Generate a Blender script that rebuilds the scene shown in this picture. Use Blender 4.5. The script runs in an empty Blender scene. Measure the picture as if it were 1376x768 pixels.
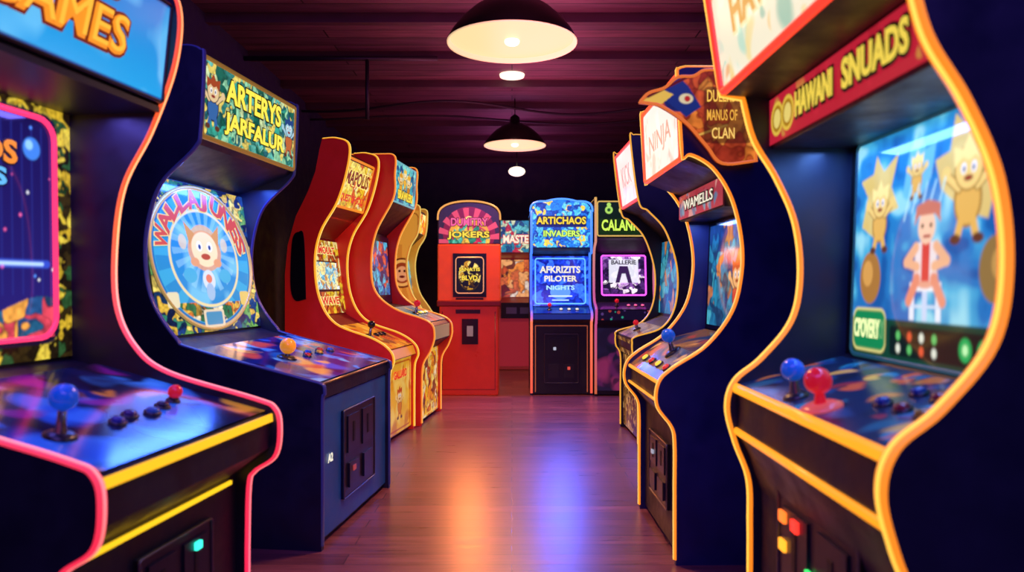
import bpy, math, random
import numpy as np
from mathutils import Vector, Matrix
random.seed(4)
scene = bpy.context.scene
scene.view_settings.view_transform = 'Standard'
scene.view_settings.gamma = 1.10

# ------------------------------------------------------------------ colour / materials
def lin(c):
    if isinstance(c, str):
        c = c.lstrip('#'); c = [int(c[i:i+2], 16)/255 for i in (0, 2, 4)]
    return tuple((x/12.92 if x <= .04045 else ((x+.055)/1.055)**2.4) for x in c)
MC = {}
def mat(name, col, rough=.5, metal=0., em=None, es=0., var=0., spec=.5, coat=0.):
    key = (name, col, rough, metal, em, es)
    if key in MC: return MC[key]
    m = bpy.data.materials.new(name); m.use_nodes = True
    nt = m.node_tree; b = nt.nodes['Principled BSDF']
    c = lin(col)
    b.inputs['Base Color'].default_value = (*c, 1)
    b.inputs['Roughness'].default_value = rough
    b.inputs['Metallic'].default_value = metal
    b.inputs['Specular IOR Level'].default_value = spec
    b.inputs['Coat Weight'].default_value = coat
    if em:
        b.inputs['Emission Color'].default_value = (*lin(em), 1)
        b.inputs['Emission Strength'].default_value = es
        if es < 1.25: m.cycles.emission_sampling = 'NONE'
    if var:
        tc = nt.nodes.new('ShaderNodeTexCoord'); n = nt.nodes.new('ShaderNodeTexNoise')
        n.inputs['Scale'].default_value = 7; n.inputs['Detail'].default_value = 9; n.inputs['Roughness'].default_value = .65
        r = nt.nodes.new('ShaderNodeValToRGB')
        r.color_ramp.elements[0].position = .3; r.color_ramp.elements[1].position = .75
        r.color_ramp.elements[0].color = (*[x*(1-var) for x in c], 1)
        r.color_ramp.elements[1].color = (*[min(1, x*(1+var)) for x in c], 1)
        nt.links.new(tc.outputs['Object'], n.inputs['Vector'])
        nt.links.new(n.outputs['Fac'], r.inputs['Fac']); nt.links.new(r.outputs['Color'], b.inputs['Base Color'])
        mr = nt.nodes.new('ShaderNodeMapRange')
        mr.inputs['From Min'].default_value = .3; mr.inputs['From Max'].default_value = .7
        mr.inputs['To Min'].default_value = rough*.7; mr.inputs['To Max'].default_value = min(1, rough*1.4)
        nt.links.new(n.outputs['Fac'], mr.inputs['Value']); nt.links.new(mr.outputs['Result'], b.inputs['Roughness'])
        n2 = nt.nodes.new('ShaderNodeTexNoise'); n2.inputs['Scale'].default_value = 90; n2.inputs['Detail'].default_value = 3
        bp = nt.nodes.new('ShaderNodeBump'); bp.inputs['Strength'].default_value = .08; bp.inputs['Distance'].default_value = .002
        nt.links.new(tc.outputs['Object'], n2.inputs['Vector']); nt.links.new(n2.outputs['Fac'], bp.inputs['Height']); nt.links.new(bp.outputs[0], b.inputs['Normal'])
    MC[key] = m
    return m
def glow(col, s=1.0, name='lit_plastic'):
    return mat(name, '#101010', .3, 0, col, s)
def glow_ramp(name, stops, s):
    """emission whose colour runs along the cabinet height (gradient LED strip)"""
    m = bpy.data.materials.new(name); m.use_nodes = True
    nt = m.node_tree; b = nt.nodes['Principled BSDF']
    b.inputs['Base Color'].default_value = (.02, .02, .02, 1)
    g = nt.nodes.new('ShaderNodeNewGeometry'); sp = nt.nodes.new('ShaderNodeSeparateXYZ')
    mr = nt.nodes.new('ShaderNodeMapRange'); mr.inputs['From Max'].default_value = 2.0
    r = nt.nodes.new('ShaderNodeValToRGB')
    el = r.color_ramp.elements
    el[0].position = stops[0][0]; el[0].color = (*lin(stops[0][1]), 1)
    el[1].position = stops[-1][0]; el[1].color = (*lin(stops[-1][1]), 1)
    for p, c in stops[1:-1]:
        e = el.new(p); e.color = (*lin(c), 1)
    nt.links.new(g.outputs['Position'], sp.inputs[0]); nt.links.new(sp.outputs['Z'], mr.inputs['Value'])
    nt.links.new(mr.outputs['Result'], r.inputs['Fac']); nt.links.new(r.outputs['Color'], b.inputs['Emission Color'])
    b.inputs['Emission Strength'].default_value = s
    return m
def art_mat(name, em, rough, base):
    key = ('art', em, rough, base)
    if key in MC: return MC[key]
    m = bpy.data.materials.new(name); m.use_nodes = True
    m.cycles.emission_sampling = 'NONE'
    nt = m.node_tree; b = nt.nodes['Principled BSDF']
    a = nt.nodes.new('ShaderNodeAttribute'); a.attribute_name = 'art'
    mx = nt.nodes.new('ShaderNodeVectorMath'); mx.operation = 'SCALE'; mx.inputs['Scale'].default_value = base
    nt.links.new(a.outputs['Color'], mx.inputs[0]); nt.links.new(mx.outputs[0], b.inputs['Base Color'])
    nt.links.new(a.outputs['Color'], b.inputs['Emission Color'])
    b.inputs['Emission Strength'].default_value = em
    b.inputs['Roughness'].default_value = rough
    MC[key] = m
    return m

# ------------------------------------------------------------------ geometry helpers
def link(o, par=None):
    scene.collection.objects.link(o)
    if par is not None: o.parent = par
    return o
def mesh(name, vs, fs, m, par=None, smooth=False):
    me = bpy.data.meshes.new(name); me.from_pydata([tuple(v) for v in vs], [], fs); me.update()
    if m: me.materials.append(m)
    if smooth: me.shade_smooth()
    return link(bpy.data.objects.new(name, me), par)
def empty(name, loc, rz=0):
    e = bpy.data.objects.new(name, None); e.location = loc; e.rotation_euler = (0, 0, rz)
    e.empty_display_size = .2
    return link(e)
def box(name, lo, hi, m, par=None, bev=0):
    x0, y0, z0 = lo; x1, y1, z1 = hi
    v = [(x0,y0,z0),(x1,y0,z0),(x1,y1,z0),(x0,y1,z0),(x0,y0,z1),(x1,y0,z1),(x1,y1,z1),(x0,y1,z1)]
    f = [(0,3,2,1),(4,5,6,7),(0,1,5,4),(1,2,6,5),(2,3,7,6),(3,0,4,7)]
    o = mesh(name, v, f, m, par)
    if bev:
        b = o.modifiers.new('bevel', 'BEVEL'); b.width = bev; b.segments = 2
    return o
def _ext(name, A, B, m, par):
    import bmesh
    n = len(A)
    f = [tuple(range(n)), tuple(reversed(range(n, 2*n)))]
    f += [(i, i+n, (i+1) % n+n, (i+1) % n) for i in range(n)]
    o = mesh(name, A+B, f, m, par)
    bm = bmesh.new(); bm.from_mesh(o.data); bmesh.ops.recalc_face_normals(bm, faces=bm.faces); bm.to_mesh(o.data); bm.free()
    return o
def prism(name, poly, y0, y1, m, par):
    return _ext(name, [(x, y0, z) for x, z in poly], [(x, y1, z) for x, z in poly], m, par)
def prism_yz(name, poly, x0, x1, m, par):
    return _ext(name, [(x0, y, z) for y, z in poly], [(x1, y, z) for y, z in poly], m, par)
def tube(name, pts, n, rn, rt, m, par, closed=False, seg=8):
    pts = [Vector(p) for p in pts]; n = Vector(n).normalized()
    q = [pts[0]]
    for p in pts[1:]:
        if (p-q[-1]).length > 1e-5: q.append(p)
    pts = q; N = len(pts); vs = []; fs = []
    for i, p in enumerate(pts):
        if closed: a, b = pts[i-1], pts[(i+1) % N]
        else: a, b = pts[max(i-1, 0)], pts[min(i+1, N-1)]
        t1 = (p-a); t2 = (b-p)
        t = (t1.normalized() if t1.length > 0 else Vector())+(t2.normalized() if t2.length > 0 else Vector())
        if t.length < 1e-4: t = b-a
        s = t.normalized().cross(n).normalized()
        for k in range(seg):
            an = 2*math.pi*k/seg+math.pi/seg
            vs.append(p+n*math.cos(an)*rn+s*math.sin(an)*rt)
    for i in range(N if closed else N-1):
        j = (i+1) % N
        for k in range(seg):
            l = (k+1) % seg
            fs.append((i*seg+k, j*seg+k, j*seg+l, i*seg+l))
    if not closed:
        fs.append(tuple(range(seg))); fs.append(tuple(reversed(range((N-1)*seg, N*seg))))
    return mesh(name, vs, fs, m, par, True)
def lathe(name, prof, m, par, seg=48, loc=(0,0,0)):
    vs = []; fs = []
    for r, z in prof:
        for k in range(seg):
            a = 2*math.pi*k/seg
            vs.append((loc[0]+r*math.cos(a), loc[1]+r*math.sin(a), loc[2]+z))
    for i in range(len(prof)-1):
        for k in range(seg):
            l = (k+1) % seg
            fs.append((i*seg+k, i*seg+l, (i+1)*seg+l, (i+1)*seg+k))
    return mesh(name, vs, fs, m, par, True)
def lathe_dir(name, prof, origin, axis, m, par, seg=20):
    axis = Vector(axis).normalized(); a = axis.orthogonal().normalized(); b = axis.cross(a)
    vs = []; fs = []
    o = Vector(origin)
    for r, h in prof:
        for k in range(seg):
            t = 2*math.pi*k/seg
            vs.append(o+axis*h+a*r*math.cos(t)+b*r*math.sin(t))
    for i in range(len(prof)-1):
        for k in range(seg):
            l = (k+1) % seg
            fs.append((i*seg+k, i*seg+l, (i+1)*seg+l, (i+1)*seg+k))
    return mesh(name, vs, fs, m, par, True)
def ball_prof(r, h): return [(max(1e-4, r*math.sin(math.pi*i/12)), h-r*math.cos(math.pi*i/12)) for i in range(13)]

def smooth(P, sub=7):
    segs = []; cur = [P[0]]
    for p in P[1:]:
        cur.append(p)
        if len(p) > 2: segs.append(cur); cur = [p]
    if len(cur) > 1: segs.append(cur)
    out = []
    for s in segs:
        q = [np.array(p[:2], float) for p in s]
        if len(q) == 2: out += [tuple(q[0]), tuple(q[1])]; continue
        e = [2*q[0]-q[1]]+q+[2*q[-1]-q[-2]]
        for i in range(1, len(e)-2):
            for k in range(sub):
                t = k/sub
                a, b, c, d = e[i-1:i+3]
                out.append(tuple(.5*((2*b)+(-a+c)*t+(2*a-5*b+4*c-d)*t*t+(-a+3*b-3*c+d)*t**3)))
        out.append(tuple(q[-1]))
    r = [out[0]]
    for p in out[1:]:
        if abs(p[0]-r[-1][0])+abs(p[1]-r[-1][1]) > 1e-4: r.append(p)
    return r

# ------------------------------------------------------------------ painter
def vnoise(h, w, sc, seed):
    rng = np.random.default_rng(seed)
    gh, gw = int(h/sc)+3, int(w/sc)+3
    g = rng.random((gh, gw))
    y = np.arange(h)/sc; x = np.arange(w)/sc
    yi = y.astype(int); xi = x.astype(int); fy = y-yi; fx = x-xi
    fy = (fy*fy*(3-2*fy))[:, None]; fx = (fx*fx*(3-2*fx))[None]
    A = g[yi][:, xi]; B = g[yi][:, xi+1]; C = g[yi+1][:, xi]; D = g[yi+1][:, xi+1]
    return (A*(1-fx)+B*fx)*(1-fy)+(C*(1-fx)+D*fx)*fy
class Cv:
    def __init__(s, w, h, c='#000000'):
        s.w, s.h = w, h; s.px = 1/h; s.asp = w/h
        s.a = np.zeros((h, w, 3)); s.a[:] = lin(c)
        s.X, s.Y = np.meshgrid((np.arange(w)+.5)/h, (np.arange(h)+.5)/h)
    def put(s, m, c, al=1):
        m = (np.clip(m, 0, 1)*al)[..., None]; s.a = s.a*(1-m)+np.array(lin(c))*m; return s
    def grad(s, c0, c1, m=None):
        t = s.Y[..., None]; g = np.array(lin(c0))*(1-t)+np.array(lin(c1))*t
        m = np.ones((s.h, s.w, 1)) if m is None else np.clip(m, 0, 1)[..., None]
        s.a = s.a*(1-m)+g*m; return s
    def me(s, cx, cy, rx, ry=None):
        ry = ry or rx
        d = np.sqrt(((s.X-cx*s.asp)/rx)**2+((s.Y-cy)/ry)**2)-1
        return np.clip(.5-d*min(rx, ry)/s.px, 0, 1)
    def ell(s, cx, cy, rx, ry=None, c='#fff', al=1): return s.put(s.me(cx, cy, rx, ry), c, al)
    def ring(s, cx, cy, r, wd, c, al=1): return s.put(s.me(cx, cy, r)-s.me(cx, cy, r-wd), c, al)
    def rect(s, x0, y0, x1, y1, c, al=1):
        x0 *= s.asp; x1 *= s.asp
        return s.put(((s.X > x0) & (s.X < x1) & (s.Y > y0) & (s.Y < y1)).astype(float), c, al)
    def sdr(s, x0, y0, x1, y1, r):
        x0 *= s.asp; x1 *= s.asp
        qx = np.abs(s.X-(x0+x1)/2)-(x1-x0)/2+r; qy = np.abs(s.Y-(y0+y1)/2)-(y1-y0)/2+r
        return np.hypot(np.maximum(qx, 0), np.maximum(qy, 0))+np.minimum(np.maximum(qx, qy), 0)-r
    def rr(s, x0, y0, x1, y1, r, c, al=1): return s.put(.5-s.sdr(x0, y0, x1, y1, r)/s.px, c, al)
    def rrf(s, x0, y0, x1, y1, r, wd, c, al=1): return s.put(.5-(np.abs(s.sdr(x0, y0, x1, y1, r))-wd/2)/s.px, c, al)
    def poly(s, P, c, al=1):
        X, Y = s.X, s.Y; ins = np.zeros(X.shape, bool)
        P = [(x*s.asp, y) for x, y in P]
        for i in range(len(P)):
            (x0, y0), (x1, y1) = P[i], P[(i+1) % len(P)]
            if y0 == y1: continue
            c1 = ((y0 > Y) != (y1 > Y)) & (X < (x1-x0)*(Y-y0)/(y1-y0)+x0)
            ins ^= c1
        return s.put(ins.astype(float), c, al)
    def line(s, x0, y0, x1, y1, wd, c, al=1):
        x0 *= s.asp; x1 *= s.asp
        dx, dy = x1-x0, y1-y0; L = dx*dx+dy*dy+1e-9
        t = np.clip(((s.X-x0)*dx+(s.Y-y0)*dy)/L, 0, 1)
        d = np.hypot(s.X-x0-t*dx, s.Y-y0-t*dy)
        return s.put(.5-(d-wd/2)/s.px, c, al)
    def blobs(s, cols, sc=.15, seed=1, edge='#0a0818', m=None, ew=.035):
        """patches of printed colour, comic-book style"""
        wx = (vnoise(s.h, s.w, max(2, sc*s.h*.8), seed+1)-.5)*sc*1.6; wy = (vnoise(s.h, s.w, max(2, sc*s.h*.8), seed+2)-.5)*sc*1.6
        rg = np.random.default_rng(seed)
        n = max(6, int(s.asp/(sc*sc)*.9)); n = min(n, 620)
        px = rg.random(n)*s.asp; py = rg.random(n); ci = rg.integers(0, len(cols), n)
        X = s.X+wx; Y = s.Y+wy
        d1 = np.full(X.shape, 9.); d2 = np.full(X.shape, 9.); k = np.zeros(X.shape, int)
        for i in range(n):
            d = np.hypot(X-px[i], Y-py[i]); nb = d < d1
            d2 = np.where(nb, d1, np.minimum(d2, d)); k = np.where(nb, ci[i], k); d1 = np.where(nb, d, d1)
        C = np.array([lin(c) for c in cols])[k]
        C = C*(.6+.8*vnoise(s.h, s.w, max(1.5, sc*s.h*.35), seed+20)[..., None])
        if edge:
            e = np.clip(1-(d2-d1)/(sc*.16), 0, 1)[..., None]; C = C*(1-e*.75)+np.array(lin(edge))*e*.75
        mm = np.ones((s.h, s.w, 1)) if m is None else np.clip(m, 0, 1)[..., None]
        s.a = s.a*(1-mm)+np.clip(C, 0, 1)*mm
        return s
    def soft(s, base, spots, seed=1, n=26, r=(.05, .2), al=.8):
        """blurred coloured patches over a base coat"""
        s.a[:] = lin(base); rg = random.Random(seed)
        for i in range(n):
            cx = rg.random()*s.asp; cy = rg.random(); ra = rg.uniform(*r); rb = ra*rg.uniform(.3, .8); an = rg.uniform(0, 3.14)
            x = (s.X-cx)*math.cos(an)+(s.Y-cy)*math.sin(an); y = -(s.X-cx)*math.sin(an)+(s.Y-cy)*math.cos(an)
            d = (x/ra)**2+((y+.4*x*x/ra)/rb)**2
            s.put(np.clip(1.4-d, 0, 1), rg.choice(spots), al)
        return s
    def blur(s, k=1):
        for _ in range(k):
            p = np.pad(s.a, ((1, 1), (1, 1), (0, 0)), mode='edge')
            s.a = (p[1:-1, 1:-1]*2+p[:-2, 1:-1]+p[2:, 1:-1]+p[1:-1, :-2]+p[1:-1, 2:])/6
        return s
    def dots(s, n, r, cols, seed, box=(0, 0, 1, 1)):
        rg = random.Random(seed)
        for i in range(n):
            s.ell(box[0]+rg.random()*(box[2]-box[0]), box[1]+rg.random()*(box[3]-box[1]), r*(.5+rg.random()), None, rg.choice(cols))
        return s
    def rays(s, cx, cy, n, c, al=1, r0=0, r1=9):
        an = np.arctan2(s.Y-cy, s.X-cx*s.asp); d = np.hypot(s.Y-cy, s.X-cx*s.asp)
        return s.put(((np.sin(an*n) > 0) & (d > r0) & (d < r1)).astype(float), c, al)
    def critter(s, cx, cy, r, body, hair, cloth, ol='#1a1030'):
        """little cartoon character"""
        a = 1/s.asp
        s.ell(cx, cy-r*1.5, r*1.05, r*1.3, ol); s.ell(cx, cy-r*1.5, r*.9, r*1.15, cloth)
        for sg in (-1, 1):
            s.line(cx+sg*r*.7*a, cy-r*.9, cx+sg*r*1.7*a, cy-r*.2, r*.55, ol); s.line(cx+sg*r*.7*a, cy-r*.9, cx+sg*r*1.7*a, cy-r*.2, r*.38, body)
            s.ell(cx+sg*r*1.75*a, cy-r*.1, r*.35, None, body)
            s.line(cx+sg*r*.4*a, cy-r*2.3, cx+sg*r*.7*a, cy-r*3.2, r*.5, cloth)
            s.ell(cx+sg*r*.85*a, cy-r*3.3, r*.42, r*.25, '#5a3020')
        s.ell(cx, cy, r*1.1, None, ol); s.ell(cx, cy, r, None, body)
        s.poly([(cx-r*1.1*a, cy+r*.1), (cx-r*1.2*a, cy+r*1.1), (cx-r*.5*a, cy+r*.9), (cx, cy+r*1.6), (cx+r*.4*a, cy+r), (cx+r*1.2*a, cy+r*1.2), (cx+r*1.05*a, cy+r*.1), (cx+r*.5*a, cy+r*.5), (cx, cy+r*.3), (cx-r*.5*a, cy+r*.5)], hair)
        for sg in (-1, 1):
            s.ell(cx+sg*r*.38*a, cy-r*.02, r*.2, r*.26, '#ffffff'); s.ell(cx+sg*r*.36*a, cy-r*.05, r*.1, r*.14, '#101020')
        s.ell(cx, cy-r*.5, r*.35, r*.14, '#8a2020')
        return s

# ------------------------------------------------------------------ flat faces on a cabinet
class Face:
    def __init__(s, par, O, U, V):
        s.par = par; s.O = Vector(O); s.U = Vector(U); s.V = Vector(V); s.n = s.U.cross(s.V).normalized()
    @classmethod
    def front(cls, par, bot, top, y0, y1):
        return cls(par, (bot[0], y0, bot[1]), (0, y1-y0, 0), (top[0]-bot[0], 0, top[1]-bot[1]))
    def at(s, fu, fv, off=0): return s.O+s.U*fu+s.V*fv+s.n*off
    def sub(s, u0, v0, u1, v1, off=0): return Face(s.par, s.at(u0, v0, off), s.U*(u1-u0), s.V*(v1-v0))
    def cv(s, h, c='#000000'): return Cv(max(8, int(round(h*s.U.length/s.V.length))), h, c)
    def art(s, cv, name='art_panel', off=.004, em=1.0, rough=.2, base=.25, mask=None, bulge=0):
        h, w = cv.h, cv.w
        uu, vv = np.meshgrid(np.linspace(0, 1, w), np.linspace(0, 1, h))
        b = bulge*(1-(2*uu-1)**2)*(1-(2*vv-1)**2)+off
        P = np.array(s.O)[None, None]+uu[..., None]*np.array(s.U)+vv[..., None]*np.array(s.V)+b[..., None]*np.array(s.n)
        idx = np.arange(h*w).reshape(h, w)
        F = np.stack([idx[:-1, :-1], idx[:-1, 1:], idx[1:, 1:], idx[1:, :-1]], -1)
        if mask is not None: F = F[mask[:-1, :-1] & mask[1:, 1:]]
        F = F.reshape(-1, 4)
        me = bpy.data.meshes.new(name)
        me.vertices.add(h*w); me.vertices.foreach_set('co', P.reshape(-1).astype(np.float32))
        me.loops.add(F.size); me.loops.foreach_set('vertex_index', F.reshape(-1).astype(np.int32))
        me.polygons.add(len(F)); me.polygons.foreach_set('loop_start', (np.arange(len(F))*4).astype(np.int32))
        me.polygons.foreach_set('loop_total', np.full(len(F), 4, np.int32))
        me.update(); me.validate()
        at = me.color_attributes.new('art', 'FLOAT_COLOR', 'POINT')
        C = np.ones((h*w, 4), np.float32); C[:, :3] = np.clip(cv.a.reshape(-1, 3), 0, 1)
        at.data.foreach_set('color', C.reshape(-1))
        me.materials.append(art_mat('printed_art', em, rough, base))
        return link(bpy.data.objects.new(name, me), s.par)
    def text(s, txt, fu, fv, fw, fh, m, out=None, off=.008, rot=0, bold=.03, outw=.09, shear=0):
        u = s.U.normalized(); v = s.V.normalized()
        v = (v-u*v.dot(u)).normalized(); n = s.n
        if rot:
            u, v = u*math.cos(rot)+v*math.sin(rot), v*math.cos(rot)-u*math.sin(rot)
        for k, (mm, of, dz) in enumerate([(out, outw, 0), (m, bold, .0025)]):
            if mm is None: continue
            c = bpy.data.curves.new('lettering', 'FONT'); c.body = txt; c.size = 1
            c.align_x = 'CENTER'; c.align_y = 'CENTER'; c.offset = of; c.extrude = .012; c.resolution_u = 3; c.shear = shear
            c.materials.append(mm)
            o = link(bpy.data.objects.new('lettering', c), s.par)
            if k == 0 or out is None:
                bpy.context.view_layer.update(); d = o.dimensions
                sx = s.U.length*fw/max(d.x, .01); sy = s.V.length*fh/max(d.y, .01)
            p = s.at(fu, fv, off+dz)
            M = Matrix.Identity(4)
            for i in range(3):
                M[i][0] = u[i]*sx; M[i][1] = v[i]*sy; M[i][2] = n[i]*.05; M[i][3] = p[i]
            o.matrix_local = M
    def frame(s, m, wd=.012, dp=.008, rad=.03, inset=0, name='frame', off=0):
        W, H = s.U.length, s.V.length; u = s.U.normalized(); v = s.V.normalized()
        pts = []
        for cx, cy, a0 in ((W-inset-rad, H-inset-rad, 0), (inset+rad, H-inset-rad, 90), (inset+rad, inset+rad, 180), (W-inset-rad, inset+rad, 270)):
            for k in range(6):
                a = math.radians(a0+k*18)
                pts.append(s.O+u*(cx+rad*math.cos(a))+v*(cy+rad*math.sin(a))+s.n*off)
        return tube(name, pts, s.n, dp, wd/2, m, s.par, True)
    def slab(s, name, m, th=.01, off=0):
        c = [s.at(0, 0, off), s.at(1, 0, off), s.at(1, 1, off), s.at(0, 1, off)]
        d = [p+s.n*th for p in c]
        return mesh(name, c+d, [(0,3,2,1),(4,5,6,7),(0,1,5,4),(1,2,6,5),(2,3,7,6),(3,0,4,7)], m, s.par)
    def button(s, fu, fv, r, m, h=.012):
        lathe_dir('button_ring', [(.001, .006), (r*1.35, .006), (r*1.35, 0)], s.at(fu, fv, .004), s.n, mat('button_ring', '#15151c', .3), s.par, 16)
        lathe_dir('button', [(.001, h+.004), (r*.8, h+.003), (r, h), (r, 0)], s.at(fu, fv, .004), s.n, m, s.par, 16)
    def stick(s, fu, fv, m, r=.027, h=.085, basem=None, br=.035):
        p = s.at(fu, fv, .004); up = Vector((0, 0, 1))*.8+s.n*.6
        lathe_dir('joystick_base', [(.001, .012), (br*.7, .011), (br, .004), (br, 0)], p, s.n, basem or mat('dark_plastic', '#0b0b14', .3), s.par, 24)
        lathe_dir('joystick_shaft', [(.014, .008), (.010, .03), (.008, h), (.008, h)], p, up, m if basem else mat('steel', '#888890', .25, 1), s.par, 12)
        lathe_dir('joystick_ball', ball_prof(r, h), p, up, m, s.par, 24)

BLK = mat('black_laminate', '#12101e', .45, var=.3)
NAVY = mat('navy_laminate', '#121a54', .42, var=.25)
NAVYD = mat('dark_navy_laminate', '#10122c', .42, var=.25)
BLUE = mat('blue_laminate', '#1c559e', .4, var=.2)
RED = mat('red_laminate_glow', '#e02018', .38, em='#d01a10', es=.12, var=.12)  # weak emission added so the red laminate looks lit
DPL = mat('dark_plastic', '#0b0b14', .3)
CHR = mat('brushed_metal', '#77777f', .3, 1)
tYEL = glow('#ffd83a', 1.1); tORG = glow('#ff8a1e', 1.1); tWHT = glow('#fff4d8', 1.0); tDK = mat('ink', '#120a10', .5)
tBLU = glow('#5ab8ff', 1.1); tGRN = glow('#b8f048', 1.1); tRED = glow('#e82a1c', .9); tPNK = glow('#ff5a9a', 1.1)

def area(name, loc, size, power, col, rot, sy=None, par=None):
    ld = bpy.data.lights.new(name, 'AREA'); ld.shape = 'RECTANGLE'; ld.size = size; ld.size_y = sy or size; ld.energy = power; ld.color = lin(col)
    lo = link(bpy.data.objects.new(name, ld), par); lo.location = loc; lo.rotation_euler = rot
    return lo
def cabinet(name, org, rz, w, t, D, prof, body, side, mold, core, bodym=BLK, back=None):
    e = empty(name, (org[0], org[1], 0), rz)
    fr = smooth(prof)
    ztop = fr[0][1]
    bk = back or [(-D, 0), (-D, ztop)]
    poly = fr+bk
    for k, (a, b) in enumerate(((0, t), (w-t, w))):
        prism('side_panel_%d' % (k+1), poly, a, b, side, e)
        pts = [(x, (a+b)/2, z) for x, z in fr]
        pts[-1] = (pts[-1][0], pts[-1][1], .02)
        pts = [(bk[-1][0]+.02, (a+b)/2, ztop)]+pts
        tube('edge_molding_%d' % (k+1), pts, (0, 1, 0), t/2+.0015, .006, mold, e)
        if core: tube('edge_light_%d' % (k+1), pts, (0, 1, 0), t*.24, .0085, core, e)
    prism('body', body, t-.001, w-t+.001, bodym, e)
    return e
def coin_door(par, x, y0, y1, z0, z1, lights=(), m=None):
    f = Face.front(par, (x, z0), (x, z1), y0, y1)
    f.slab('coin_door', m or mat('coin_door', '#101020', .35), .012)
    f.frame(CHR, .006, .005, .008, .0, 'coin_door_frame', .012)
    for k in (.27, .73):
        g = f.sub(k-.17, .5, k+.17, .92, .012)
        g.slab('coin_slot_plate', mat('slot_plate', '#2a2a38', .3, .5), .006)
        g.sub(.42, .25, .58, .8, .006).slab('coin_slot', mat('slot_black', '#020204', .5), .002)
        f.sub(k-.15, .1, k+.15, .38, .012).slab('coin_return', mat('return', '#1c1c28', .35), .01)
    for fu, fv, c in lights:
        f.sub(fu-.04, fv-.03, fu+.04, fv+.03, .018).slab('coin_light', glow(c, 2.0), .008)
    return f

PI = math.pi; rad = math.radians
# ================================================================== L1 : near left cabinet
w, t = .80, .022
hot = glow_ramp('hot_neon_strip', [(0, '#f0184a'), (.3, '#f02440'), (.45, '#f03a5a'), (.62, '#f85a20'), (1, '#f03a18')], 1.25)
hotc = glow_ramp('hot_neon_core', [(0, '#ff5a80'), (.3, '#ff6a6a'), (.45, '#ff90a8'), (.62, '#ffb070'), (1, '#ff8a50')], 1.7)
P = [(-.306,1.955,1),(-.235,1.935),(-.212,1.88),(-.215,1.791),(-.241,1.681),(-.306,1.526),(-.390,1.371),(-.419,1.192),(-.414,1.011),(-.354,.888),(-.246,.811),(.024,.738),(.086,.711),(.100,.652),(.086,.575),(.024,.530),(.005,.485),(0,.30,1),(0,0,1)]
B = [(-.9,.02),(-.03,.02),(-.03,.52),(.05,.58),(.075,.60),(.075,.695),(-.47,.83),(-.56,.85),(-.57,1.60),(-.30,1.605),(-.265,1.61),(-.235,1.905),(-.9,1.93)]
th = rad(7)
L1 = cabinet('arcade_cabinet', (-.777-w*math.sin(th), 2.2-w*math.cos(th)), -th, w, t, .93, P, B, BLK, hot, hotc)
f = Face.front(L1, (-.265, 1.615), (-.235, 1.90), t, w-t)
c = f.cv(90); c.grad('#1aa0e8', '#1272d0'); n = vnoise(c.h, c.w, 26, 3); c.put((n-.6)*4, '#6fd0ff', .6)
c.rrf(.005, .02, .995, .98, .03, .04, '#0a3a8a'); f.art(c, 'marquee', em=1.0)
f.text('GAMES', .42, .42, .66, .44, tORG, glow('#8a2008', .6), shear=.15)
f.text('GAMES', .425, .43, .60, .34, glow('#ffb030', 1.2), None, off=.014, bold=-.005, shear=.15)
f.text("RETRO'S", .42, .83, .56, .26, glow('#ffa040', 1.1), glow('#7a1a08', .6), shear=.15)
f.frame(DPL, .012, .01, .01)
box('marquee_soffit', (-.56, t, 1.585), (-.27, w-t, 1.603), mat('soffit', '#151a30', .4), L1)
f = Face.front(L1, (-.555, .86), (-.565, 1.60), t, w-t)
c = f.cv(250); c.blobs(['#1a1008', '#d8b028', '#f0d040', '#30240c', '#f0cc38', '#1c1408', '#285028'], .034, 5, edge='#0a0602')
c.rr(.09, .06, .93, .95, .07, '#1a0f2a'); c.blur(); f.art(c, 'screen_bezel', em=.85)
g = f.sub(.115, .085, .905, .93, .004)
c = g.cv(200, '#160f48'); c.grad('#221a6a', '#120c3c')
for i in range(16): c.line(.08+i*.06, .2, .08+i*.06, .95, .006, '#2a3aa0', .35)
c.dots(40, .006, ['#5090ff', '#ffffff', '#ff60a0'], 3, (0, .25, 1, .95))
c.blobs(['#184a30', '#c83a4a', '#205a80', '#f0a040', '#204a80', '#1a3050'], .07, 8, m=((c.Y < .15+.04*np.sin(c.X*9))).astype(float))
c.line(.5, .335, .95, .335, .035, '#3a60ff', .5); c.line(.52, .335, .92, .335, .014, '#b8e0ff')
for i, (x, y) in enumerate([(.13, .36), (.28, .3), (.2, .44), (.45, .28)]): c.critter(x, y, .03, '#e8b080', '#c03040', '#3060c0')
c.ell(.86, .85, .05, None, '#3a7ad0'); c.ell(.845, .865, .022, None, '#8ac8ff'); c.ell(.45, .52, .05, None, '#d85a7a'); c.ell(.44, .535, .02, None, '#ffb0c0')
c.blur(); g.art(c, 'screen', em=1.15, rough=.08, off=.002)
g.frame(glow('#ff3068', 1.4), .016, .008, .06, 0, 'screen_neon', .006)
g.text('NODS', .52, .81, .50, .12, tORG, tDK, off=.006); g.text('CHES', .50, .70, .42, .09, tBLU, tDK, off=.006)
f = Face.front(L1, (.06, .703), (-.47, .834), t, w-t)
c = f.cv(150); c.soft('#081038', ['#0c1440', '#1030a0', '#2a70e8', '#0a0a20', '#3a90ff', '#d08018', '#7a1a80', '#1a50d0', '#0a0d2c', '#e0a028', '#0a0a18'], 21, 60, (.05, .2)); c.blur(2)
f.art(c, 'control_panel', em=.30, rough=.14, base=.9)  # panel print with glossy blue reflections painted in, plus faint emission
f.stick(.19, .32, mat('blue_ball', '#1458d0', .15, em='#1458d0', es=.25), .029, .085)
f.button(.79, .36, .014, DPL); lathe_dir('red_knob', ball_prof(.019, .022), f.at(.79, .36, .01), f.n, mat('red_ball', '#e01828', .15, em='#e01828', es=.4), L1)
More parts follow.
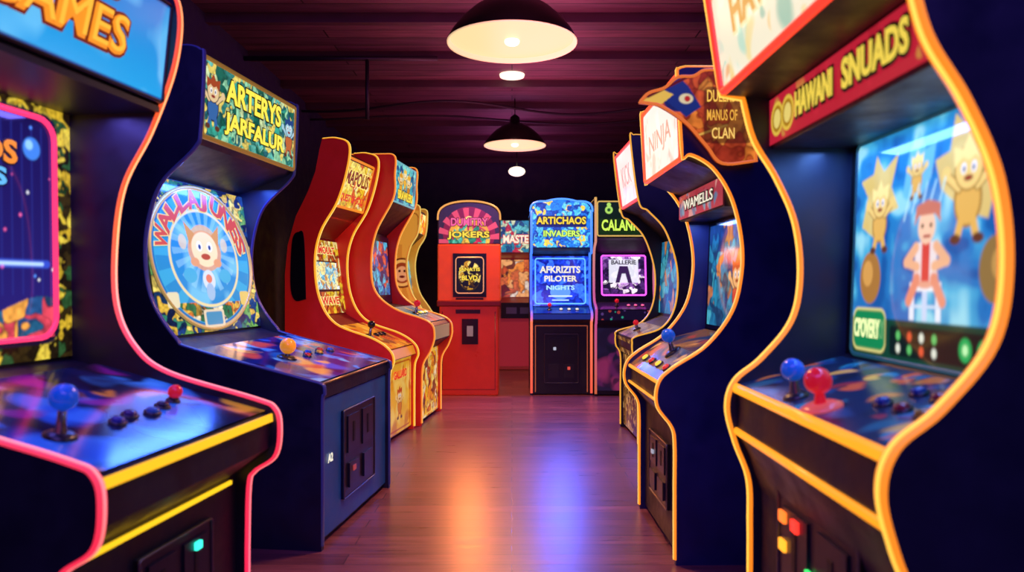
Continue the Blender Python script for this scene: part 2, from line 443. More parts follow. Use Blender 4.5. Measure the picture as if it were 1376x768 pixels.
for i in range(4): f.button(.42+.09*i, .3+.03*(i % 2), .016, mat('btn_dark%d' % i, ['#1a2a80', '#301a60', '#1a60a0', '#101030'][i], .2))
Face.front(L1, (.078, .676), (.076, .698), t, w-t).slab('panel_light_strip', glow('#ffb418', 1.35), .006)
Face.front(L1, (-.028, .50), (-.028, .511), .1, w-.06).slab('front_light_strip', glow('#ffc418', 1.3), .006)
coin_door(L1, -.03, .3, .62, .12, .44, [(.74, .86, '#30ffd8'), (.27, .3, '#1840a0')])
area('canopy_fill_light', (-.42, w/2, 1.575), .06, 3.5, '#6a60ff', (0, 0, 0), w-.12, L1)  # added fill light under the canopy, no tube modelled

# ================================================================== L2 : navy cabinet with dome art
w, t = .97, .024
P = [(-.62,2.066,1),(-.56,2.062),(-.522,2.045),(-.508,2.01),(-.523,1.72),(-.55,1.64),(-.696,1.50),(-.756,1.341),(-.769,1.175),(-.736,1.005),(-.631,.852),(-.542,.806),(-.012,.677,1),(.006,.665),(.009,.632),(0,.60),(0,.3,1),(0,0,1)]
B = [(-.98,.02),(-.025,.02),(-.025,.60),(-.012,.61),(-.012,.665),(-.56,.80),(-.72,.845),(-.84,1.56),(-.56,1.665),(-.535,1.69),(-.525,2.03),(-.98,2.04)]
L2 = cabinet('arcade_cabinet', (-.768, 3.0), -rad(7), w, t, 1.0, P, B, NAVYD, mat('molding_indigo', '#2a2a6a', .3, em='#2a2a7a', es=.2), None, NAVYD)
f = Face.front(L2, (-.53, 1.695), (-.52, 2.025), t, w-t)
c = f.cv(110); c.blobs(['#0f5a4a', '#2fa08a', '#8ad0a0', '#2a7a70', '#e8d060', '#58b8a8', '#20606a', '#c8e0a0'], .11, 31, edge='#0a3a30')
c.critter(.09, .62, .14, '#e8c890', '#a04020', '#3060a0'); c.critter(.92, .62, .13, '#a0d0e0', '#204080', '#c06030')
f.art(c, 'marquee', em=.95); f.frame(mat('gold_trim', '#c8963a', .3, .7, '#c8963a', .25), .022, .012, .012)
f.text('ARTERYS', .50, .70, .62, .36, glow('#ffe648', 1.15), tDK, outw=.08); f.text('JARFALUR', .52, .30, .68, .34, glow('#ffe648', 1.15), tDK, outw=.08)
sof = Face.front(L2, (-.83, 1.565), (-.56, 1.668), t, w-t)
mesh('glow_soffit', [sof.at(0, 0, -.006), sof.at(1, 0, -.006), sof.at(1, 1, -.006), sof.at(0, 1, -.006)], [(3, 2, 1, 0)], mat('blue_soffit_glow', '#1a3f9a', .3, em='#1a50b8', es=.7), L2)  # emission stands in for blue light falling on the soffit
f = Face.front(L2, (-.715, .855), (-.825, 1.55), t, w-t)
c = Cv(270, 270, '#101c40'); c.blobs(['#103058', '#d8b038', '#2a7a60', '#f0d860', '#183a78', '#68a850', '#101c40'], .042, 41)
R = .485; c.ell(.5, .5, R+.012, None, '#0a1830'); c.ell(.5, .5, R, None, '#d8b860'); c.ell(.5, .5, R-.02, None, '#1a6ab0'); c.ell(.5, .5, R-.035, None, '#3aa8d8')
c.rays(.5, .5, 14, '#2a8ac8', 1, .31, R-.04); c.ring(.5, .5, .335, .02, '#f0e0a0'); c.ell(.5, .5, .315, None, '#2a8ad0')
m_ = c.me(.5, .5, .315); n = vnoise(c.h, c.w, 30, 5); c.put(m_*(n-.45)*3, '#7ad0f0', .8)
c.rays(.5, .56, 20, '#a8e8f8', .35, 0, .3)
c.ell(.5, .60, .14, .13, '#e8b868', .8); c.ell(.5, .55, .16, .14, '#e8a068', .85); c.ell(.5, .56, .125, .12, '#ffe8b0')
for sg in (-1, 1):
    c.ell(.5+sg*.05, .58, .026, .034, '#ffffff'); c.ell(.5+sg*.048, .575, .013, .018, '#204080')
    c.poly([(.5+sg*.08, .66), (.5+sg*.17, .74), (.5+sg*.14, .58)], '#d89858'); c.ell(.5+sg*.11, .47, .04, .03, '#e8a070')
    c.ell(.5+sg*.17, .38, .06, .05, '#4ab0d8'); c.ell(.5+sg*.20, .60, .035, .05, '#f0d8a0', .7)
c.ell(.5, .51, .045, .022, '#b84a38'); c.ell(.5, .35, .06, .07, '#d8e8f0'); c.ell(.5, .27, .04, .06, '#a0c0e0'); c.ell(.5, .36, .03, .03, '#e87a60')
rr0 = np.hypot(c.X-.5, c.Y-.5)
c.blobs(['#205a90', '#e0b040', '#f0e0b0', '#2a6a40', '#c86a28'], .05, 44, m=((c.Y < .20) & (rr0 < R-.04) & (rr0 > .34)).astype(float))
c.rr(.40, .03, .60, .15, .02, '#e8d8b0'); c.rr(.42, .045, .58, .135, .015, '#4a90b8'); c.rr(.10, .17, .2, .27, .02, '#e8e0b0'); c.rr(.8, .17, .9, .27, .02, '#e8c860')
c.blur(); f.art(c, 'screen_art', em=.95, rough=.1)
word = 'WALLAJUNES'
for i, ch in enumerate(word):
    a = rad(163-i*(146/(len(word)-1)))
    f.text(ch, .5+.395*math.cos(a), .5+.395*math.sin(a), .10 if ch == 'J' else .125, .14, glow('#d84a48', 1.0), glow('#ffe0a0', .9), off=.006, rot=math.atan2(math.sin(a)*.7, math.cos(a)*.92)-PI/2, outw=.07)
tube('dome_ring', [f.at(.5+R*math.cos(k*PI/32), .5+R*math.sin(k*PI/32), .004) for k in range(64)], f.n, .008, .008, mat('ring_gold', '#d8b860', .3, .3, '#d8b860', .35), L2, True)
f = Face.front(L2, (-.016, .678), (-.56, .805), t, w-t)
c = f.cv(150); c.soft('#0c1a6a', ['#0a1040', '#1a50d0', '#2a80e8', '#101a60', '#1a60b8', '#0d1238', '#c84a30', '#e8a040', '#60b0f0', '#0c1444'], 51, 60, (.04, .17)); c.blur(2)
f.art(c, 'control_panel', em=.40, rough=.14, base=.9)  # print colours mixed with painted blue sheen, weakly emissive
f.stick(.32, .5, mat('orange_ball', '#f09020', .2, em='#f09020', es=.5), .036, .055, br=.045)
for i in range(5): f.button(.5+.08*i, .45+.05*(i % 2), .016, mat('btnb%d' % (i % 3), ['#c03020', '#2050c0', '#c8a020'][i % 3], .2))
Face.front(L2, (-.024, .03), (-.024, .60), t, w-t).slab('front_panel', BLUE, .004)
tube('panel_trim', [(-.008, t, .672), (-.008, w-t, .672)], (1, 0, 0), .005, .005, mat('gold_trim2', '#b09050', .3, .6), L2)
coin_door(L2, -.019, .28, .72, .13, .52, [(.25, .3, '#6a2020')])
Face.front(L2, (-.019, .33), (-.019, .36), .1, .18).text('A2', .5, .5, .7, 1.2, tWHT, None, off=.002)
area('canopy_fill_light', (-.68, w/2, 1.59), .06, 13, '#3a68ff', (0, 0, 0), w-.12, L2)  # added blue fill to tint the screen recess and inner sides

# ================================================================== L3 red/yellow cabinet
w, t = .62, .034
P = [(-.47,2.075,1),(-.37,2.075),(-.283,2.03),(-.294,1.873),(-.366,1.647),(-.485,1.446),(-.528,1.243),(-.496,.989),(-.378,.812),(-.115,.713),(0,.64),(.032,.565),(.005,.48),(0,.3,1),(0,0,1)]
B = [(-.70,.02),(-.025,.02),(-.025,.55),(.015,.56),(-.01,.63),(-.40,.785),(-.53,.86),(-.62,1.42),(-.45,1.58),(-.40,1.62),(-.305,1.97),(-.45,2.05),(-.56,1.8),(-.68,1.5),(-.72,1.3)]
bk3 = [(-.74,0),(-.74,1.15),(-.72,1.35),(-.66,1.55),(-.57,1.72),(-.52,1.85),(-.49,2.0)]
L3 = cabinet('arcade_cabinet', (-.83, 5.0), -rad(9), w, t, .75, P, B, RED, glow('#ffa01c', 1.0), glow('#ffd060', 1.2), mat('red_body', '#8a1414', .4), bk3)
f = Face.front(L3, (-.40, 1.625), (-.312, 1.96), t, w-t)
c = f.cv(90); c.blobs(['#f0c020', '#ffe060', '#e88a20', '#f8e8a0', '#d85818', '#f0d040'], .12, 61, edge='#8a3a08'); f.art(c, 'marquee', em=.95)
f.text('MAPOLIS', .5, .62, .82, .34, glow('#8a2a10', .8), glow('#ffe070', 1.1)); f.text('QUEST OF GOLD', .5, .2, .8, .18, tRED, None)
f.frame(glow('#ff8a20', .9), .02, .01, .012)
f = Face.front(L3, (-.535, .87), (-.61, 1.40), t, w-t)
c = f.cv(120); c.blobs(['#f0c828', '#d06018', '#ffe890', '#903010'], .07, 62, edge='#601808'); c.rr(.1, .3, .9, .72, .03, '#2a1a10'); f.art(c, 'screen_bezel', em=.8)
g = f.sub(.13, .33, .87, .70, .004); c = g.cv(80, '#78b8c8'); c.blobs(['#58a8c8', '#a8e0e0', '#f0e090', '#e0f0f0', '#c88a40'], .14, 63, edge='#306080'); g.art(c, 'screen', em=1.1)
f.text('NIMOULT', .5, .86, .7, .12, tRED, glow('#ffe890', 1)); f.text('WAVE', .5, .17, .6, .12, tRED, glow('#ffe890', 1))
f = Face.front(L3, (-.012, .635), (-.40, .79), t, w-t); c = f.cv(90); c.soft('#e89018', ['#f0a818', '#c83010', '#ffd040', '#a02810', '#402018', '#f8c030'], 64, 40, (.05, .2)); f.art(c, 'control_panel', em=.45, base=.8)
f.stick(.3, .5, mat('black_ball', '#15151a', .2))
for i in range(3): f.button(.55+.14*i, .5, .018, DPL)
f = Face.front(L3, (-.024, .03), (-.024, .55), t, w-t); c = f.cv(110); c.soft('#f0b028', ['#f8c840', '#e89818', '#ffd860', '#c86a18'], 65, 30, (.05, .2)); c.rrf(.06, .05, .94, .95, .04, .02, '#b83a10'); c.critter(.5, .5, .09, '#f8d070', '#c84a18', '#d87818', '#a03a10'); f.art(c, 'front_art', em=.5, base=.8)
f.sub(.2, .72, .8, .86).text('GALLIARD', .5, .5, .9, .8, tRED, None)
Face.front(L3, (.016, .565), (-.008, .628), t, w-t).slab('panel_fascia', mat('fascia_y', '#f0a020', .3, em='#f0a020', es=.4), .003)
prism('side_cutout_plate', smooth([(-.585,.98,1),(-.66,.97),(-.695,1.05),(-.695,1.25),(-.68,1.40),(-.64,1.44),(-.60,1.40),(-.585,.98,1)])[:-1], -.008, 0, DPL, L3)  # raised dark plate drawn in place of an open, dark cutout
area('canopy_fill_light', (-.50, w/2, 1.555), .05, 4, '#ffb060', (0, 0, 0), w-.12, L3)  # added warm fill under the canopy

# ================================================================== L4 red cabinet with teal marquee
w, t = .70, .030
P = [(-.30,2.085,1),(-.23,2.08),(-.205,2.04),(-.211,1.93),(-.222,1.75),(-.358,1.494),(-.399,1.265),(-.370,1.036),(-.211,.893),(.052,.797),(.099,.695),(.070,.581),(.01,.467),(0,.3,1),(0,0,1)]
B = [(-.74,.02),(-.025,.02),(-.025,.56),(.075,.64),(.075,.76),(.045,.785),(-.25,.895),(-.42,.92),(-.47,1.50),(-.27,1.68),(-.235,1.72),(-.222,2.05),(-.74,2.06)]
L4 = cabinet('arcade_cabinet', (-.694, 5.69), -rad(7), w, t, .75, P, B, RED, glow('#ff7a20', .95), glow('#ffb050', 1.2), NAVYD)
f = Face.front(L4, (-.232, 1.73), (-.216, 2.045), t, w-t)
c = f.cv(90); c.blobs(['#1a6a90', '#38a8b8', '#70d0c8', '#1a4a80', '#58b8c0'], .15, 71, edge=None); c.critter(.3, .6, .14, '#f0c060', '#d8901c', '#e0a030'); c.critter(.66, .62, .15, '#f0d080', '#e8a828', '#c87820'); c.critter(.48, .75, .12, '#ffe090', '#f0c040', '#f0b030')
f.art(c, 'marquee', em=1.0); f.text('BRAWLERS', .5, .2, .7, .26, tYEL, tDK); f.frame(glow('#70c8d8', .7), .014, .008, .01)
f = Face.front(L4, (-.425, .93), (-.462, 1.48), t, w-t); f.art(f.cv(20, '#0a0f28'), 'screen_bezel', em=.3)
g = f.sub(.1, .12, .9, .92, .004); c = g.cv(90); c.blobs(['#0f2a70', '#1a60a8', '#38a0c8', '#0a1a50', '#c04a3a'], .12, 72); g.art(c, 'screen', em=1.1)
f = Face.front(L4, (.045, .79), (-.25, .90), t, w-t); c = f.cv(80); c.soft('#4a7a90', ['#2a5a8a', '#c8d0a0', '#e0a840', '#40889a', '#b84a30', '#304060'], 73, 36, (.05, .2)); f.art(c, 'control_panel', em=.5, base=.8)
f.stick(.3, .5, mat('red_ball', '#e01828', .15, em='#e01828', es=.4), br=.03)
for i in range(4): f.button(.5+.11*i, .5, .016, [tYEL, tWHT][i % 2])
Face.front(L4, (.076, .65), (.076, .755), t, w-t).slab('panel_fascia', mat('fascia_g', '#b8a878', .4, em='#b8a060', es=.25), .004)
f = Face.front(L4, (-.024, .03), (-.024, .56), t, w-t); c = f.cv(110); c.blobs(['#f0b020', '#c8401c', '#f8d860', '#6a3a2a', '#e88820', '#f0e0a0'], .12, 75, edge='#803010'); c.rrf(.04, .04, .96, .96, .03, .02, '#ffd850'); f.art(c, 'front_art', em=.55, base=.8)

# ================================================================== L5 yellow cabinet
w, t = .42, .022
P = [(-.10,1.80,1),(-.02,1.80),(0,1.74),(-.02,1.55),(-.09,1.42),(-.12,1.25),(-.08,1.02),(.02,.86),(.05,.80),(.03,.72),(0,.66),(0,.3,1),(0,0,1)]
B = [(-.68,.02),(-.025,.02),(-.025,.70),(.02,.74),(.02,.80),(-.13,.95),(-.20,1.4),(-.04,1.55),(-.02,1.76),(-.68,1.76)]
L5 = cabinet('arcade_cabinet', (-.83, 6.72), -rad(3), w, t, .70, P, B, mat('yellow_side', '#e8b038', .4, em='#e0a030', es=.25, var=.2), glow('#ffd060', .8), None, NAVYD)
sf = Face(L5, (-.66, 0, .9), (.66, 0, 0), (0, 0, .85))
c = sf.cv(150); c.a[:] = lin('#e0a838')
c.rrf(.04, .03, .97, .97, .05, .012, '#8a4a18')
c.ell(.75, .34, .16, None, '#5a2a10'); c.ell(.75, .34, .14, None, '#f0c860'); c.ell(.75, .34, .10, .11, '#8a3a18'); c.ell(.75, .33, .07, .08, '#e8b070')
for sg in (-1, 1): c.ell(.75+sg*.035, .36, .014, None, '#201010')
c.ell(.75, .30, .03, .014, '#501010'); c.rays(.75, .34, 12, '#b86a20', .5, .16, .3)
poly = [(x, z) for x, z in smooth(P)]
def inpoly(X, Z, Q):
    ins = np.zeros(X.shape, bool)
    for i in range(len(Q)):
        (x0, y0), (x1, y1) = Q[i], Q[(i+1) % len(Q)]
        if y0 == y1: continue
        ins ^= ((y0 > Z) != (y1 > Z)) & (X < (x1-x0)*(Z-y0)/(y1-y0)+x0)
    return ins
mx = inpoly(-.66+c.X*.85, .9+c.Y*.85, poly+[(-.7, 0), (-.7, 1.8)]) & inpoly(-.66+c.X*.85+.015, .9+c.Y*.85, poly+[(-.7, 0), (-.7, 1.8)])
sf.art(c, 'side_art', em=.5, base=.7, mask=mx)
f = Face.front(L5, (-.04, 1.56), (-.022, 1.74), t, w-t); c = f.cv(60); c.blobs(['#f0c030', '#e06020', '#fff0a0'], .2, 77); f.art(c, 'marquee', em=1)
f = Face.front(L5, (-.14, 1.0), (-.195, 1.38), t, w-t); c = f.cv(60); c.blobs(['#f0c030', '#206080', '#40b0c0'], .2, 78); f.art(c, 'screen', em=1)

# ================================================================== back row
def arch(w, z0, z1, zs, n=24, bump=0, inset=0):
    """front outline of an arched header: straight sides to zs then arc to z1"""
    pts = [(inset, z0), (w-inset, z0), (w-inset, zs)]
    for k in range(1, n):
        a = PI*k/n
        y = w/2+(w/2-inset)*math.cos(a)*1.0
        z = zs+(z1-zs)*(math.sin(a)**.6)+bump*abs(math.sin(3*a))
        pts.append((y, z))
    pts.append((inset, zs))
    return pts
# --- B1 red machine
w = .615
B1 = empty('arcade_ticket_machine', (-.73, 7.3, 0), -PI/2)
REDM = mat('red_enamel_glow', '#d0281a', .35, em='#d02a18', es=.18, var=.12)  # emission added to the red paint so the machine seems to glow
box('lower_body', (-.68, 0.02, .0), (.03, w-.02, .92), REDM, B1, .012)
box('upper_body', (-.68, 0.0, .92), (0, w, 1.48), mat('red_enamel_upper_glow', '#d83c1c', .35, em='#e84820', es=.28, var=.12), B1, .012)  # upper half: brighter, more orange emission painted into the enamel
box('shelf', (-.02, -.005, .87), (.05, w+.005, .93), mat('red_shelf', '#7a1210', .35), B1, .01)
hp = arch(w, 1.48, 1.905, 1.72, 24)
prism_yz('header', hp, -.45, -.02, mat('header_dark', '#2a1420', .4), B1)
tube('header_neon', [(-.018, y, z) for y, z in hp[2:]], (1, 0, 0), .01, .009, glow('#f0a050', 1.1), B1)
f = Face.front(B1, (-.02, 1.49), (-.02, 1.90), 0, w)
c = f.cv(110, '#30203a'); c.ell(.5, .25, .62, .62, '#7a1a3a'); c.rays(.5, .1, 16, '#e04a6a', .9, .1, .75); c.ell(.5, .2, .48, .42, '#f0a030'); c.blobs(['#2a8a70', '#f0c040', '#c02a4a', '#48b8a0'], .1, 81, m=c.me(.5, .1, .5, .35))
c.ell(.5, .55, .1, .1, '#f8d080'); mk = inpoly(c.X*.41, 1.49+c.Y*.41, arch(w, 1.48, 1.885, 1.71, inset=.012))
f.art(c, 'header_art', em=.9, mask=mk); f.text('DUMITRY', .5, .5, .62, .22, tPNK, tDK)
f.text('JOKERS', .5, .2, .7, .22, tYEL, tDK)
Face.front(B1, (0, .96), (0, 1.39), .15, .48).slab('window_surround', DPL, .008)
f = Face.front(B1, (.008, 1.0), (.008, 1.35), .18, .45); c = f.cv(100, '#12101a'); c.ell(.5, .45, .3, .38, '#3a2a10'); c.blobs(['#12101a', '#c89020', '#ffe070', '#1a1420', '#40280c'], .08, 83, m=c.me(.5, .5, .3, .4)); f.art(c, 'screen', em=.9)
f.frame(mat('win_frame', '#c8a080', .3, em='#ffb080', es=.5), .012, .006, .03); f.text('JANATIS', .5, .66, .8, .14, tYEL, tDK); f.text('BLVD', .5, .42, .6, .16, tYEL, tDK)
Face.front(B1, (.03, .5), (.03, .75), .24, .40).slab('ticket_door', DPL, .008)
Face.front(B1, (.038, .58), (.038, .68), .29, .35).slab('ticket_slot', mat('slotg', '#a0a0a0', .3, em='#b0b0b0', es=.15), .004)
Face.front(B1, (0, .935), (0, .955), .18, .45).slab('handle', mat('dk_handle', '#300808', .3), .02)
Face.front(B1, (.03, .80), (.03, .84), .18, .42).slab('vent', mat('dk_vent', '#200606', .4), .004)
tube('door_seam', [(.03, .05, .82), (.03, .05, .06), (.03, w-.05, .06), (.03, w-.05, .82)], (1, 0, 0), .002, .004, mat('seam', '#4a0a0a', .4), B1)

def upright(name, org, w, zs, moldm, corem, side=BLK, bodym=BLK, D=.68, t=.022, topz=1.9):
    P = [(-.04, topz, 1), (0, topz-.02), (0, zs[3]), (-.03, zs[3]-.05), (-.15, zs[2]+.01), (-.17, (zs[1]+zs[2])/2), (-.13, zs[1]+.04), (.04, zs[1]-.04), (.06, zs[1]-.09), (.03, zs[0]-.03), (0, zs[0]-.08), (0, .3, 1), (0, 0, 1)]
    B = [(-D+.01, .01), (-.02, .01), (-.02, zs[0]-.06), (.03, zs[0]-.02), (.03, zs[1]-.06), (-.15, zs[1]), (-.22, zs[2]), (-.06, zs[3]-.02), (-.02, zs[3]), (-.02, topz-.02), (-D+.01, topz-.02)]
    return cabinet(name, org, -PI/2, w, t, D, P, B, side, moldm, corem, bodym)
# --- B7 blue
w = .61
zs = (.76, .86, 1.38, 1.44)
B7 = upright('arcade_cabinet', (.18, 7.3), w, zs, glow_ramp('blue_edge_strip', [(0, '#d04030'), (.36, '#e06040'), (.42, '#2a50ff'), (1, '#3a8aff')], 1.6), None, NAVY, BLK, topz=1.80)
prism_yz('header', arch(w, 1.44, 1.91, 1.80, 30, .015), -.35, -.015, NAVY, B7)
tube('header_neon', [(-.005, y, z) for y, z in arch(w, 1.44, 1.91, 1.80, 30, .015)[2:]], (1, 0, 0), .01, .009, glow('#3a7aff', 2.2), B7)
f = Face.front(B7, (-.014, 1.45), (-.014, 1.92), 0, w)
c = f.cv(120); c.grad('#1a60d8', '#1a3ac0'); c.blobs(['#1038a0', '#1a70e8', '#38b0f0', '#f0d040', '#1a50c8', '#58c8ff'], .07, 91, edge='#102080'); c.rr(.1, .42, .9, .66, .04, '#0a1a60')
mk = inpoly(c.X*.47, 1.45+c.Y*.47, arch(w, 1.44, 1.90, 1.79, 30, .015, inset=.016)); f.art(c, 'header_art', em=1.25, mask=mk)
f.text('ARTICHAOS', .5, .55, .82, .18, tYEL, tDK, off=.01); f.text('INVADERS', .5, .28, .6, .15, glow('#d0ff60', 1.2), tDK, off=.01)
f = Face.front(B7, (-.15, .87), (-.215, 1.37), .022, w-.022); c = f.cv(120); c.grad('#1030c0', '#1a4ae8'); c.blobs(['#0a1a90', '#1030c8', '#2a60ff', '#0c2ab0'], .1, 92, edge=None); c.rrf(.06, .05, .94, .95, .05, .02, '#60b8ff')
c.ell(.5, .28, .2, .14, '#60a0ff', .6); c.line(.3, .2, .7, .2, .02, '#c8e0ff'); c.line(.36, .12, .64, .12, .02, '#a0d0ff'); f.art(c, 'screen', em=1.5, rough=.1)
f.text('AFKRIZITS', .5, .72, .72, .14, tWHT, None); f.text('PILOTER', .5, .54, .58, .12, tWHT, None); f.text('NIGHTS', .5, .36, .5, .09, glow('#a0d8ff', 1.3), None)
f = Face.front(B7, (.03, .80), (-.15, .862), .022, w-.022); f.art(f.cv(20, '#102a80'), 'control_panel', em=.6)
f.stick(.3, .5, mat('red_ball', '#e01828', .15, em='#e01828', es=.4), .02, .05, br=.025)
for i in range(3): f.button(.5+.14*i, .5, .015, tWHT)
Face.front(B7, (.031, .745), (.031, .795), .022, w-.022).slab('fascia', mat('fascia_b', '#16205a', .3, em='#2040c0', es=.3), .003)
coin_door(B7, -.02, .14, .47, .12, .60, [(.3, .7, '#808090'), (.72, .3, '#a03028')])
tube('door_trim', [(-.01, .05, .03), (-.01, .05, .68), (-.01, w-.05, .68), (-.01, w-.05, .03)], (1, 0, 0), .003, .004, glow('#c85838', .8), B7)
# --- B8 green marquee / pink screen
w = .62
zs = (.74, .90, 1.40, 1.54)
B8 = upright('arcade_cabinet', (.805, 7.25), w, zs, glow_ramp('edge_violet', [(0, '#c85a30'), (.45, '#c04090'), (1, '#e0a850')], 1.0), None, BLK, BLK, topz=1.92)
f = Face.front(B8, (-.018, 1.56), (-.018, 1.895), .03, w-.03)
c = f.cv(90, '#0c1a14')
for x, q in ((.2, '#a8e060'), (.44, '#f0e070'), (.68, '#a8e070')): c.ell(x, .75, .11, None, q); c.ell(x, .75, .05, None, '#1a4a20'); c.ell(x, .9, .06, None, q)
c.rr(.04, .05, .96, .5, .04, '#142a12'); f.art(c, 'marquee', em=1.0)
f.frame(glow('#f0c060', .8), .014, .008, .02); f.text('CALANIC', .42, .29, .72, .38, glow('#c8f050', 1.2), tDK)
f = Face.front(B8, (-.155, .915), (-.215, 1.39), .022, w-.022); f.art(f.cv(30, '#0c0818'), 'screen_bezel', em=.4)
g = f.sub(.14, .16, .86, .94, .004); c = g.cv(90, '#f0c8f0'); c.blobs(['#402060', '#c890e0', '#fff0ff', '#8a50b0', '#f8e0f8', '#201038'], .1, 95); c.rr(.15, .3, .85, .92, .03, '#e8e8f8', .8); c.poly([(.3, .3), (.4, .75), (.6, .75), (.7, .3), (.6, .3), (.54, .55), (.46, .55), (.4, .3)], '#301848'); g.art(c, 'screen', em=1.2)
g.text('BALLERIE', .5, .84, .6, .12, mat('inkp', '#401858', .4), None)
g.frame(glow('#e84af0', 2.2), .016, .008, .02, -.012, 'screen_neon')
f = Face.front(B8, (.03, .84), (-.15, .902), .022, w-.022); f.art(f.cv(20, '#2a1440'), 'control_panel', em=.5); f.stick(.35, .5, mat('red_ball', '#e01828', .15, em='#e01828', es=.4), .02, .05, br=.025)
for i in range(3): f.button(.55+.12*i, .5, .015, tPNK)
f = Face.front(B8, (.0305, .74), (.0305, .835), .022, w-.022); c = f.cv(30, '#1a1030'); c.dots(14, .12, ['#30c0a0', '#c04040', '#604090'], 4); f.art(c, 'fascia', em=.5)
f = Face.front(B8, (-.018, .05), (-.018, .66), .022, w-.022); c = f.cv(90); c.soft('#1c1430', ['#1a1028', '#5a1c50', '#1a3a60', '#20142c', '#8a2858', '#141020'], 96, 34, (.06, .2)); f.art(c, 'front_art', em=.7, base=.6)
# --- B2 small, further back
w = .56
zs = (.84, .92, 1.42, 1.48)
B2 = upright('arcade_cabinet', (-.20, 9.45), w, zs, glow('#50a0b0', .6), None, mat('maroon', '#5a1420', .4), mat('maroon2', '#8a2428', .4, em='#8a2428', es=.2), topz=1.92)
f = Face.front(B2, (-.018, 1.50), (-.018, 1.90), .022, w-.022); c = f.cv(70); c.blobs(['#2a8ab0', '#60c8d0', '#d03040', '#e8f0c0', '#1a4a80'], .12, 97); f.art(c, 'marquee', em=.8); f.text('MASTER', .5, .4, .8, .3, tWHT, tRED)
f = Face.front(B2, (-.155, .93), (-.215, 1.41), .022, w-.022); c = f.cv(70); c.blobs(['#c04020', '#f08030', '#e8d0c0', '#601018', '#d05a30', '#f0a060'], .16, 98); f.art(c, 'screen', em=.8)
f = Face.front(B2, (.031, .66), (.031, .86), .06, w-.06); f.slab('control_box', DPL, .02)
f.sub(.15, .3, .45, .7, .02).slab('coin_plate', CHR, .004); f.sub(.55, .3, .85, .7, .02).slab('coin_plate_2', CHR, .004)
Face.front(B2, (-.018, .05), (-.018, .66), .022, w-.022).slab('front_panel', mat('red_front', '#9a2030', .4, em='#9a2030', es=.4), .004)

# ================================================================== R1 near right cabinet
w, t = .91, .035
amb = glow_ramp('amber_neon_strip', [(0, '#ff780c'), (.4, '#ff8212'), (1, '#ff7e10')], 1.2)
ambc = glow_ramp('amber_neon_core', [(0, '#ffb434'), (1, '#ffbe48')], 1.7)
P = [(.02,2.02,1),(.10,2.02),(.132,1.98),(.115,1.905),(.069,1.608,1),(.009,1.598,1),(-.023,1.481),(-.086,1.375),(-.139,1.248),(-.154,1.100),(-.129,.972),(-.044,.866),(.030,.803),(.052,.729),(.030,.633),(-.008,.527),(-.012,.40),(-.012,.256,1),(-.012,0,1)]
B = [(-.84,.02),(-.035,.02),(-.035,.50),(.0,.60),(.03,.66),(.03,.785),(-.26,.865),(-.28,.885),(-.30,1.455),(-.068,1.452),(-.068,1.592),(.062,1.604),(.105,1.90),(.10,1.99),(-.84,1.99)]
R1 = cabinet('arcade_cabinet', (.66, 2.12), PI, w, t, .86, P, B, NAVYD, amb, ambc, BLK)
f = Face.front(R1, (.064, 1.612), (.108, 1.92), t, w-t)
c = f.cv(100, '#e8e0c0'); c.soft('#f0e8c8', ['#e8e8d0', '#f0c880', '#a8d8c0', '#f8f0d8', '#e8a060', '#80b8a0', '#f0d890'], 101, 50, (.05, .2)); f.art(c, 'marquee', em=1.05); f.frame(glow('#ff3020', 1.5), .022, .012, .02, .0, 'marquee_neon', .006)
f.text('HAWANI', .5, .5, .62, .36, glow('#e8a850', 1.0), glow('#f8e8b0', 1.0))
f = Face.front(R1, (-.066, 1.462), (-.066, 1.588), t, w-t)
c = f.cv(60, '#c01c30'); c.soft('#c01c30', ['#b81428', '#d02438', '#9a1020', '#d8b040'], 102, 30, (.05, .3), .5)
for x in (.07, .16): c.ell(x, .5, .36, None, '#e8c040'); c.ell(x, .5, .28, None, '#a87818'); c.ell(x, .5, .2, None, '#f0d870')
f.art(c, 'header_panel', em=.85); f.text('HAWANI', .37, .5, .27, .62, glow('#f0d048', 1.0), tDK, outw=.12); f.text('SNUADS', .72, .5, .34, .66, glow('#f0d048', 1.0), tDK, outw=.12)
f = Face.front(R1, (-.278, .89), (-.298, 1.45), t, w-t); f.art(f.cv(20, '#06060e'), 'screen_bezel', em=.2)
g = f.sub(.05, .0, .86, 1.0, .004)
c = g.cv(250); c.grad('#1c62b0', '#2484c4')
n = vnoise(c.h, c.w, 34, 7)*.6+vnoise(c.h, c.w, 15, 8)*.4
c.put((n-.5)*7, '#48b8dc', .8); c.put((n-.63)*8, '#a0e4ec', .8); c.put((.40-n)*8, '#123f8c', .7)
c.ell(.14, .36, .10, .12, '#a87030'); c.ell(.12, .38, .05, .06, '#d89a48'); c.ell(.88, .38, .09, .12, '#8a6a38'); c.ell(.90, .40, .045, .06, '#c09048')
c.poly([(.06, .60), (.10, .74), (.04, .82), (.14, .84), (.16, .92), (.22, .84), (.32, .90), (.28, .76), (.34, .66), (.24, .64), (.2, .52)], '#f0c848', .85)
c.poly([(.60, .70), (.56, .82), (.64, .84), (.66, .98), (.74, .90), (.84, .98), (.86, .86), (.94, .84), (.88, .72), (.84, .56), (.72, .60)], '#f0c850', .85)
c.poly([(.36, .70), (.40, .90), (.46, .96), (.50, .88), (.56, .90), (.54, .76), (.46, .66)], '#70c8e0', .8)
for (x, y, r) in [(.2, .70, .065), (.74, .76, .08), (.45, .82, .04)]:
    c.critter(x, y, r, '#f8d070', '#ffe88a', '#e8b050', '#a06a28')
for i in range(5): c.line(.38+.05*i, .60+.03*(i % 2), .42+.05*i, .74, .012, '#b8f0f0', .7)
